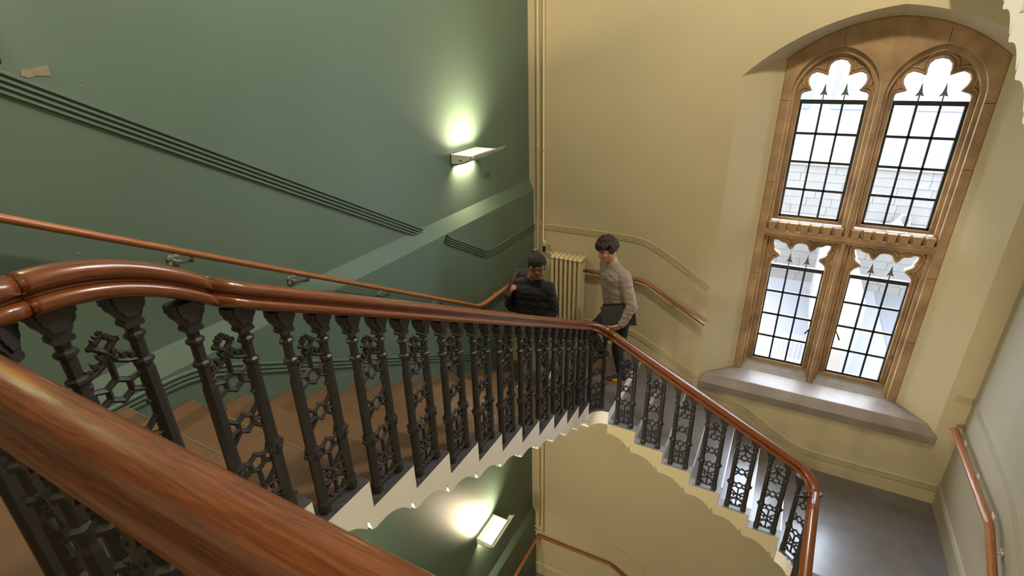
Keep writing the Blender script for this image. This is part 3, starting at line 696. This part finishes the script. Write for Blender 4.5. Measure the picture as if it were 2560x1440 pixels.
# ------------------------------------------------------------------ radiator and pipes
rad = thing('radiator', 'cream cast-iron column radiator on the cream wall', 'radiator', (-2.23, 5.45, ZL))
sec = None
for i in range(7):
    x = -2.415+.058*i+.03
    if sec is None:
        gg = G()
        for yy in (5.385, 5.455, 5.525):
            gg.tube([(x, yy, ZL+.10), (x, yy, ZL+1.12)], [.024, .024], 10, sx=.85)
        for zz in (ZL+.12, ZL+1.125):
            gg.tube([(x, 5.365, zz), (x, 5.385, zz+.012), (x, 5.525, zz+.012), (x, 5.548, zz)], [.020, .027, .027, .020], 10)
        sec = mk('section', gg, 'radiator_paint', rad, origin=(x, 5.45, ZL), smooth='auto')
    else: inst(sec.data, 'section', rad, (x, 5.45, ZL))
for zz in (ZL+.13, ZL+1.10): mk('connector', G().tube([(-2.40, 5.455, zz), (-2.03, 5.455, zz)], .017, 8), 'radiator_paint', rad, smooth=True)
for x in (-2.385, -2.037):
    mk('foot', G().box(x-.02, x+.02, 5.37, 5.54, ZL, ZL+.10), 'radiator_paint', rad)
va = mk('valve', G().tube([(-2.545, 5.50, -2.24), (-2.545, 5.50, -2.16)], .018, 10), 'black_plastic', rad)
mk('thermostat_head', G().lathe([(.022, -2.160), (.026, -2.155), (.026, -2.105), (.020, -2.100)], -2.545, 5.50, 12), 'bracket_cream', va, smooth='auto')
mk('valve_pipe', G().tube([(-2.545, 5.50, -2.235), (-2.44, 5.47, -2.235), (-2.40, 5.455, -2.26)], .010, 8), 'radiator_paint', rad, smooth=True)
def pipe(label, pts, r, zs):
    t = thing('heating_pipe', label, 'pipe', pts[0], 'heating pipes in the corner')
    mk('pipe_run', G().tube(pts, r, 10), 'radiator_paint', t, smooth=True)
    for x, y, z in zs: mk('coupling', G().lathe([(r*1.4, z-.012), (r*1.4, z+.012)], x, y, 10), 'radiator_paint', t)
pipe('thin cream pipe nearest the green wall in the upper corner', [(-2.66, 5.565, ZC), (-2.66, 5.565, -2.24), (-2.69, 5.565, -2.262), (-2.735, 5.565, -2.262)], .013, [(-2.66, 5.565, -.98)])
pipe('thin cream pipe running down to the radiator valve', [(-2.59, 5.565, ZC), (-2.59, 5.565, -2.25), (-2.575, 5.55, -2.27), (-2.560, 5.53, -2.272)], .013, [(-2.59, 5.565, -1.02), (-2.59, 5.565, .08)])
pipe('thin cream pipe nearest the green wall in the lower corner', [(-2.66, 5.565, -3.55), (-2.66, 5.565, -7.03), (-2.69, 5.565, -7.06), (-2.735, 5.565, -7.06)], .013, [(-2.66, 5.565, -6.9)])
pipe('outer thin cream pipe in the lower corner above the handrail', [(-2.59, 5.565, -3.55), (-2.59, 5.565, -7.12), (-2.62, 5.565, -7.15), (-2.735, 5.565, -7.15)], .013, [(-2.59, 5.565, -7.0)])

# ------------------------------------------------------------------ marks on the green wall
pp = [(1.064, -.010), (1.091, -.015), (1.115, -.007), (1.158, -.001), (1.161, -.022), (1.154, -.041), (1.121, -.039), (1.108, -.036), (1.081, -.045), (1.058, -.036)]
tag(mk('plaster_patch', G().prism(pp, 0, .003, lambda y, z, d: (XG+d, y, z)), 'plaster', origin=(XG, 1.1, -.03)), 'ragged patch of bare plaster chipped from the green wall', 'plaster patch')
for i, (y, z, s) in enumerate(((1.262, -.065, .006), (1.235, -.105, .004), (.86, -.33, .005), (1.02, -.78, .008))):
    mk('paint_chip', G().prism([(y-s, z), (y, z-s*.7), (y+s, z+.2*s), (y+.3*s, z+.8*s)], 0, .002, lambda a, b, d: (XG+d, a, b)), 'plaster', bpy.data.objects['wall_left'])
sg = G().box(XG, XG+.006, .72, 1.012, .035, .33)
sgn = tag(mk('wall_sign', sg, 'sign_yellow', origin=(XG, .87, .035)), 'yellow sign edge on the green wall at the picture edge', 'sign')
mk('sign_band', G().box(XG, XG+.007, .72, 1.012, .012, .035), 'black_plastic', sgn)

# ------------------------------------------------------------------ people
def fuse(geo, voxel, smooth_it, wrinkle=0, wscale=18, seed=0):
    """fuse overlapping shapes into one continuous skin"""
    me = bpy.data.meshes.new('tmp'); me.from_pydata([tuple(p) for p in geo.v], [], geo.f)
    bm = bmesh.new(); bm.from_mesh(me); bmesh.ops.recalc_face_normals(bm, faces=bm.faces); bm.to_mesh(me); bm.free()
    o = bpy.data.objects.new('tmp', me); C.objects.link(o)
    r = o.modifiers.new('r', 'REMESH'); r.mode = 'VOXEL'; r.voxel_size = voxel
    s = o.modifiers.new('s', 'SMOOTH'); s.factor = .5; s.iterations = smooth_it
    dg = bpy.context.evaluated_depsgraph_get(); ev = o.evaluated_get(dg); m2 = bpy.data.meshes.new_from_object(ev)
    out_ = G(); ns = [v.normal.copy() for v in m2.vertices]
    for v, n in zip(m2.vertices, ns):
        p = v.co.copy()
        if wrinkle:
            q = Vector((p.x*wscale, p.y*wscale, p.z*wscale*1.9+seed)); p += n*(noise.noise(q)*wrinkle+noise.noise(q*2.3)*wrinkle*.5)
        out_.v.append(tuple(p))
    out_.f = [tuple(p.vertices) for p in m2.polygons]
    bpy.data.objects.remove(o); return out_
def frame(f, up=(0, 0, 1)):
    F = Vector(f).normalized(); L = Vector(up).cross(F).normalized(); U = F.cross(L); return F, L, U
def limb(g_, pts, rad):
    for i in range(len(pts)-1): g_.capsule(pts[i], pts[i+1], rad[i], rad[i+1])
def rotm(F, L, U): return Matrix((F, L, U)).transposed()
def head(g_, c, F, L, U):
    c = Vector(c); rm = rotm(F, L, U)
    P = lambda f, l, u: c+F*f+L*l+U*u
    g_.ball(P(-.008, 0, .028), (.096, .074, .094), rm); g_.ball(P(.022, 0, -.040), (.070, .058, .082), rm)
    g_.ball(P(.062, 0, -.098), (.024, .026, .020), rm); g_.capsule(P(.088, 0, .012), P(.106, 0, -.030), .008, .0125)
    for s in (-1, 1):
        g_.capsule(P(.076, 0, .026), P(.062, s*.044, .024), .014, .012); g_.ball(P(.060, s*.038, -.022), (.022, .020, .022), rm)
        g_.ball(P(-.004, s*.074, -.008), (.020, .009, .032), rm); g_.ball(P(.098, s*.011, -.034), .008)
        g_.capsule(P(.020, s*.050, -.070), P(.058, s*.016, -.100), .020, .018)
    g_.capsule(P(.090, -.014, -.064), P(.090, .014, -.064), .008, .008); g_.capsule(P(.086, -.013, -.075), P(.086, .013, -.075), .009, .009)
def hand(g_, wrist, d, palm, curl, s=1.0, thumb_side=1):
    """palm and five unequal fingers; d = hand direction, palm = direction the palm faces"""
    D = Vector(d).normalized(); Pn = Vector(palm); Pn = (Pn-D*Pn.dot(D)).normalized(); S = D.cross(Pn)*thumb_side; w_ = Vector(wrist)
    for k, o_ in enumerate((-.026, -.009, .009, .026)): g_.capsule(w_+D*.012*s+S*o_*.6*s, w_+D*.080*s+S*o_*s, .0135*s, .0115*s)
    for o_, ln in ((.028, .066), (.010, .076), (-.009, .071), (-.027, .056)):
        p = w_+D*.085*s+S*o_*s; a = curl*.45; dirv = D
        for k, fr_ in enumerate((.45, .32, .23)):
            dirv = D*math.cos(a)+Pn*math.sin(a); q = p+dirv*ln*fr_*s; g_.capsule(p, q, (.0098-.0010*k)*s, (.0090-.0010*k)*s); p = q; a += curl
    p = w_+D*.026*s+S*.026*s; q = p+(D*.55+S*.65+Pn*.35).normalized()*.040*s; r_ = q+(D*.85+Pn*.45+S*.1).normalized()*.032*s
    g_.capsule(p, q, .014*s, .0115*s); g_.capsule(q, r_, .0105*s, .009*s)
def shoe(parent, heel, toe, upper, panel_, sole):
    H = Vector(heel); T = Vector(toe); F, L, U = frame(T-H); ln = (T-H).length; P = lambda f, l, u: H+F*f*ln+L*l+U*u
    gu = G(); rm = rotm(F, L, U)
    gu.ball(P(.16, 0, .045), (.055, .036, .045), rm); gu.capsule(P(.15, 0, .06), P(.45, 0, .045), .036, .036); gu.capsule(P(.45, 0, .04), P(.80, 0, .026), .038, .030); gu.ball(P(.80, .0, .026), (.055, .040, .024), rm); gu.capsule(P(.20, 0, .05), P(.20, 0, .105), .044, .042)
    u_ = mk('shoe', fuse(gu, .006, 4), upper, parent, smooth=True)
    outl = []
    for k in range(24):
        a = 2*math.pi*k/24; x = .5+.52*math.cos(a); wd = (.040+.006*math.cos(a))*math.sin(a)*(1.0 if True else 1); outl.append((x, wd*1.05))
    gs = G().prism(outl, -.004, .020, lambda f, l, u: tuple(P(f, l, u))); mk('sole', gs, sole, u_)
    gp = G(); gp.capsule(P(.30, .030, .035), P(.66, .034, .030), .018, .015); gp.capsule(P(.30, -.030, .035), P(.66, -.034, .030), .018, .015); gp.ball(P(.93, 0, .022), (.022, .030, .016), rm); gp.ball(P(.03, 0, .035), (.020, .028, .024), rm)
    mk('side_panel', gp, panel_, u_, smooth=True)
    gl3 = G()
    for k in range(4): gl3.tube([tuple(P(.46+.08*k, -.018, .074-.010*k)), tuple(P(.47+.08*k, 0, .082-.011*k)), tuple(P(.46+.08*k, .018, .074-.010*k))], .003, 5)
    mk('laces', gl3, sole, u_)
    return u_

def person(label, base, hc, hf, neckb, chest, waist, pelvis, sh, el, wr, hnd, hip, kn, an, toe, skin, top, trou, shoes, hairfn):
    body = G(); F, L, U = frame(hf); hc = Vector(hc)
    head(body, hc, F, L, U); nb = Vector(neckb)
    body.capsule(hc-U*.055-F*.020, nb, .050, .054); body.capsule(nb, Vector(chest)*.7+Vector(nb)*.3, .050, .055); body.capsule(chest, waist, .070, .070); body.capsule(nb, chest, .050, .07); body.capsule(waist, pelvis, .07, .075)
    for s in (0, 1):
        body.capsule(nb-Vector((0, 0, .03)), sh[s], .038, .038); limb(body, [sh[s], el[s], wr[s]], [.038, .031, .022]); hand(body, wr[s], *hnd[s])
        limb(body, [hip[s], kn[s], an[s]], [.075, .048, .034]); body.capsule(an[s], Vector(an[s])*.5+Vector(toe[s])*.5-Vector((0, 0, .012)), .026, .014)
    o = tag(mk('person', fuse(body, .0055, 3), skin, origin=base, smooth=True), label, 'person')
    # clothes
    t_ = G(); ch = Vector(chest); wa = Vector(waist); pe = Vector(pelvis); ax = (Vector(sh[0])-Vector(sh[1])).normalized()
    for c_, hw, r_ in ((ch, .105, .114), ((ch+wa)/2, .098, .112), (wa, .088, .110), ((wa+pe)/2, .088, .110), (pe*.8+wa*.2, .086, .110)):
        t_.capsule(c_-ax*hw, c_+ax*hw, r_, r_)
    for a_, b_ in ((ch, (ch+wa)/2), ((ch+wa)/2, wa), (wa, pe*.8+wa*.2)):
        for k in (-1, 0, 1): t_.capsule(a_+ax*.085*k, b_+ax*.085*k, .111, .109)
    t_.capsule(nb-U*.018, ch, .068, .10)
    for s in (0, 1):
        t_.capsule(nb-U*.03, sh[s], .062, .060); t_.capsule(Vector(sh[s]), ch+ax*(.07 if s == 0 else -.07), .064, .10)
        limb(t_, [sh[s], el[s], Vector(wr[s])*.93+Vector(el[s])*.07], [.066, .056, .040])
    mk('sweater', fuse(t_, .008, 5, .007, 16, 3), top, o, smooth=True)
    tr_ = G(); tr_.capsule(Vector(hip[0]), Vector(hip[1]), .100, .100); tr_.capsule(pe, wa*.5+pe*.5, .105, .098)
    tr_.capsule(pe-ax*.06, pe+ax*.06, .098, .098)
    for s in (0, 1):
        limb(tr_, [hip[s], Vector(hip[s])*.5+Vector(kn[s])*.5, kn[s], Vector(an[s])+(Vector(an[s])-Vector(kn[s])).normalized()*.022], [.094, .084, .066, .052])
    mk('trousers', fuse(tr_, .008, 5, .007, 13, 9), trou, o, smooth=True)
    for s in (0, 1):
        a_ = Vector(an[s]); t2 = Vector(toe[s]); d = (t2-a_); hl_ = a_-Vector((d.x, d.y, 0)).normalized()*.05; hl_.z = a_.z-shoes[3][s]
        tt = t2.copy(); shoe(o, hl_, tt, *shoes[:3])
    ey = G(); ir = G()
    for s in (-1, 1):
        ey.ball(hc+F*.0690+L*s*.031+U*.006, (.0088,)*3, sub=2); ir.ball(hc+F*.0745+L*s*.031+U*.005, (.0058,)*3, sub=2)
    e_ = mk('eyes', ey, 'eye_white', o, smooth=True); mk('irises', ir, 'hair_black', e_, smooth=True)
    li = G(); li.capsule(hc+F*.095-L*.015-U*.068, hc+F*.095+L*.015-U*.068, .0065, .0065); mk('lips', li, 'lip', o, smooth=True)
    hairfn(o, hc, F, L, U)
    return o
def brows(o, c, F, L, U, m):
    b = G()
    for s in (-1, 1): b.capsule(c+F*.088+L*s*.016+U*.030, c+F*.072+L*s*.048+U*.028, .0038, .003)
    mk('eyebrows', b, m, o, smooth=True)
def curly(o, c, F, L, U):
    rnd = random.Random(5); gg = G(); rm = rotm(F, L, U)
    gg.ball(c-F*.018+U*.040, (.094, .080, .088), rm)
    for k in range(260):
        th = rnd.uniform(0, 2*math.pi); ph = math.acos(rnd.uniform(-.45, 1)); d = (math.sin(ph)*math.cos(th), math.sin(ph)*math.sin(th), math.cos(ph))
        if d[0] > .25 and d[2] < .28: continue
        p = c-F*.012+U*.030+F*d[0]*.108+L*d[1]*.094+U*d[2]*.108
        gg.ball(p, rnd.uniform(.014, .024), sub=1)
    mk('hair', fuse(gg, .0055, 2, .004, 60), 'hair_brown', o, smooth=True); brows(o, c, F, L, U, 'hair_brown')
def cropped(o, c, F, L, U):
    gg = G(); rm = rotm(F, L, U); gg.ball(c-F*.016+U*.046, (.100, .082, .088), rm); gg.ball(c-F*.040+U*.010, (.070, .078, .075), rm)
    mk('hair', fuse(gg, .005, 2, .004, 120), 'hair_black', o, smooth=True); brows(o, c, F, L, U, 'hair_black')

p1 = person('young man in a grey sweater with curly brown hair holding a dark folder', (-1.36, 4.84, ZL),
    (-1.525, 4.800, -1.822), (-.58, -.72, -.42), (-1.475, 4.855, -1.985), (-1.445, 4.865, -2.12), (-1.415, 4.875, -2.36), (-1.395, 4.88, -2.52),
    [(-1.305, 4.735, -2.065), (-1.590, 4.975, -2.065)], [(-1.195, 4.665, -2.335), (-1.520, 5.09, -2.33)], [(-1.275, 4.610, -2.545), (-1.500, 5.06, -2.57)],
    [((-.75, -.25, -.35), (-.2, .9, .45), .55, 1.0, 1), ((-.3, -.4, -1), (.5, -.2, 0), .35, 1.0, -1)],
    [(-1.325, 4.805, -2.55), (-1.450, 4.945, -2.55)], [(-1.345, 4.795, -2.945), (-1.675, 4.835, -2.830)], [(-1.300, 4.870, -3.285), (-1.560, 4.990, -3.145)],
    [(-1.452, 4.790, -3.374), (-1.680, 4.880, -3.260)], 'skin_light', 'knit_grey', 'trouser_black', ('shoe_black', 'shoe_orange', 'shoe_orange', (.090, .075)), curly)
# folder held against the hip
fld = thing('folder', 'dark folder held at the hip by the man in grey', 'folder', (-1.38, 4.63, -2.62))
fo = Vector((-1.345, 4.690, -2.475)); fa = Vector((.96, .10, .22)).normalized(); fbv = Vector((-.20, .08, .97)).normalized(); fn_ = fa.cross(fbv).normalized()
def slab(hw, hh, th, off, u0=0, v0=0): return G().prism([(-hw+u0, -hh+v0), (hw+u0, -hh+v0), (hw+u0, hh+v0), (-hw+u0, hh+v0)], -th/2, th/2, lambda a, b, c_: tuple(fo+fa*a+fbv*b+fn_*(c_+off)))
mk('back_cover', slab(.165, .125, .012, -.010, .02), 'folder_black', fld, bevel=.004); mk('front_cover', slab(.145, .110, .010, .006, -.02, -.008), 'folder_grey', fld, bevel=.004)

p2 = person('young man in a black sweater and olive trousers looking over his shoulder', (-2.10, 4.3, ZL),
    (-2.000, 4.175, -1.860), (.80, -.52, -.24), (-2.085, 4.210, -2.020), (-2.080, 4.230, -2.145), (-2.085, 4.265, -2.37), (-2.090, 4.29, -2.52),
    [(-1.905, 4.215, -2.085), (-2.235, 4.190, -2.085)], [(-1.870, 4.265, -2.330), (-2.375, 4.275, -2.265)], [(-1.905, 4.165, -2.530), (-2.285, 4.100, -2.190)],
    [((-.05, -.1, -1), (-1, 0, 0), .40, 1.0, -1), ((.35, -.1, .75), (.7, .6, .0), .85, 1.0, 1)],
    [(-2.005, 4.315, -2.55), (-2.180, 4.290, -2.55)], [(-2.020, 4.300, -2.945), (-2.185, 4.045, -2.850)], [(-2.045, 4.560, -3.215), (-2.195, 4.110, -3.132)],
    [(-2.045, 4.430, -3.365), (-2.205, 3.945, -3.218)], 'skin_dark', 'knit_black', 'trouser_olive', ('shoe_black', 'shoe_white', 'shoe_white', (.030, .085)), cropped)
bag = thing('backpack', 'black backpack slung on the shoulder of the man in black', 'backpack', (-2.33, 4.40, -2.50))
gg = G(); gg.capsule((-2.365, 4.36, -2.38), (-2.325, 4.40, -2.09), .100, .075); gg.capsule((-2.26, 4.44, -2.38), (-2.24, 4.45, -2.09), .10, .075); gg.capsule((-2.365, 4.36, -2.40), (-2.26, 4.42, -2.40), .10, .10); gg.capsule((-2.41, 4.33, -2.40), (-2.40, 4.34, -2.34), .055, .05)
mk('bag_body', fuse(gg, .009, 6, .008, 14), 'bag_black', bag, smooth=True)
mk('strap', G().tube([(-2.285, 4.33, -2.02), (-2.265, 4.23, -1.995), (-2.262, 4.135, -2.05), (-2.270, 4.095, -2.13), (-2.295, 4.12, -2.26), (-2.33, 4.24, -2.36)], .014, 8, sx=1.5), 'bag_black', bag, smooth=True)

# ------------------------------------------------------------------ outside the window
ZG = -6.65
tag(mk('exterior_ground', G().box(-30, 30, 7.0, 60, ZG-.2, ZG), 'ext_ground'), 'pale paving outside the window', None, None, 'structure')
tag(mk('exterior_road', G().box(2.7, 4.2, 7.0, 40, ZG, ZG+.01), 'ext_road'), 'grey roadway outside the window', None, None, 'structure')
hs = thing('stone_wall', 'long pale coursed stone wall across the yard outside', 'wall', (1, 17.5, ZG))
rows = 15; bh = (-3.10-ZG)/rows; lens = (.50, .64, .78, .92); bme = []
for L_ in lens: bme.append(mk('stone', G().box(.004, L_-.004, 17.275, 17.36, .004, bh-.004), 'ext_stone', hs, origin=(0, 17.36, 0)))
first = [True]*4
for r_ in range(rows):
    rnd = random.Random(r_); x = -1.6-rnd.random()*.5
    while x < 6.6:
        k = rnd.randrange(4); yy = 17.36-rnd.uniform(0, .02)
        if first[k]: bme[k].location = Vector((x, yy, ZG+bh*r_))-org(hs); first[k] = False
        else: inst(bme[k].data, 'stone', hs, (x, yy, ZG+bh*r_))
        x += lens[k]
mk('coping', G().box(-4, 9, 17.2, 17.7, -3.10, -2.98), 'ext_white', hs); mk('wall_core', G().box(-4, 9, 17.35, 17.6, ZG, -3.1), 'ext_stone', hs)
bd = thing('building', 'white building with wide windows beyond the stone wall', 'building', (2, 24, ZG))
mk('facade', G().box(-10, 16, 24, 30, ZG, 3.2), 'ext_white', bd); mk('roof', G().box(-10.4, 16.4, 23.7, 30.3, 3.2, 3.5), 'ext_white', bd)
for r_, z0 in enumerate((-2.2, .9)):
    for i in range(9):
        x = -7+2.6*i; f_ = mk('window', G().box(x, x+1.9, 23.95, 24.0, z0, z0+1.5), 'ext_glass', bd); mk('blind', G().box(x+.1, x+.9, 23.92, 23.95, z0+.7, z0+1.4), 'ext_white', f_)
fc = thing('iron_fence', 'spiked iron fence beyond the lower panes', 'fence', (.3, 12, ZG))
bm_ = None
for i in range(24):
    x = -1.0+.085*i
    if bm_ is None:
        gg = G().tube([(x, 12, ZG), (x, 12, -6.02)], .012, 6); gg.tube([(x, 12, -6.02), (x, 12, -5.90)], [.02, .002], 6)
        bm_ = mk('bar', gg, 'ext_iron', fc, origin=(x, 12, ZG))
    else: inst(bm_.data, 'bar', fc, (x, 12, ZG))
for z in (-6.10, -6.55): mk('rail', G().box(-1.05, 1.0, 11.985, 12.015, z-.015, z+.015), 'ext_iron', fc)
for i in range(12):
    x = -1.0+.17*i; mk('hoop', G().tube([(x+.085-.085*math.cos(a_*math.pi/8), 12, -6.09+.15*math.sin(a_*math.pi/8)) for a_ in range(9)], .009, 5), 'ext_iron', fc)
pw = thing('garden_wall', 'peach rendered wall outside the lower window light', 'wall', (1.3, 12, ZG))
mk('render_face', G().box(1.02, 1.62, 11.9, 16.5, ZG, -4.97), 'ext_peach', pw); mk('white_pier', G().box(1.62, 1.80, 11.9, 16.5, ZG, -4.95), 'ext_white', pw)
lt = thing('yard_lamp', 'white swan-neck yard lamp outside the upper window light', 'lamp', (2.2, 17.1, -4.6))
mk('neck', G().box(2.94, 3.06, 17.1, 17.25, -5.0, -4.8).tube([(3.0, 17.15, -4.9), (3.0, 17.1, -4.4), (2.92, 17.0, -4.22), (2.78, 16.95, -4.22), (2.72, 16.95, -4.36)], .035, 8), 'ext_white', lt)
mk('shade', G().lathe([(.05, -4.34), (.10, -4.42), (.22, -4.56), (.24, -4.66)], 2.72, 16.95, 14), 'ext_white', lt)
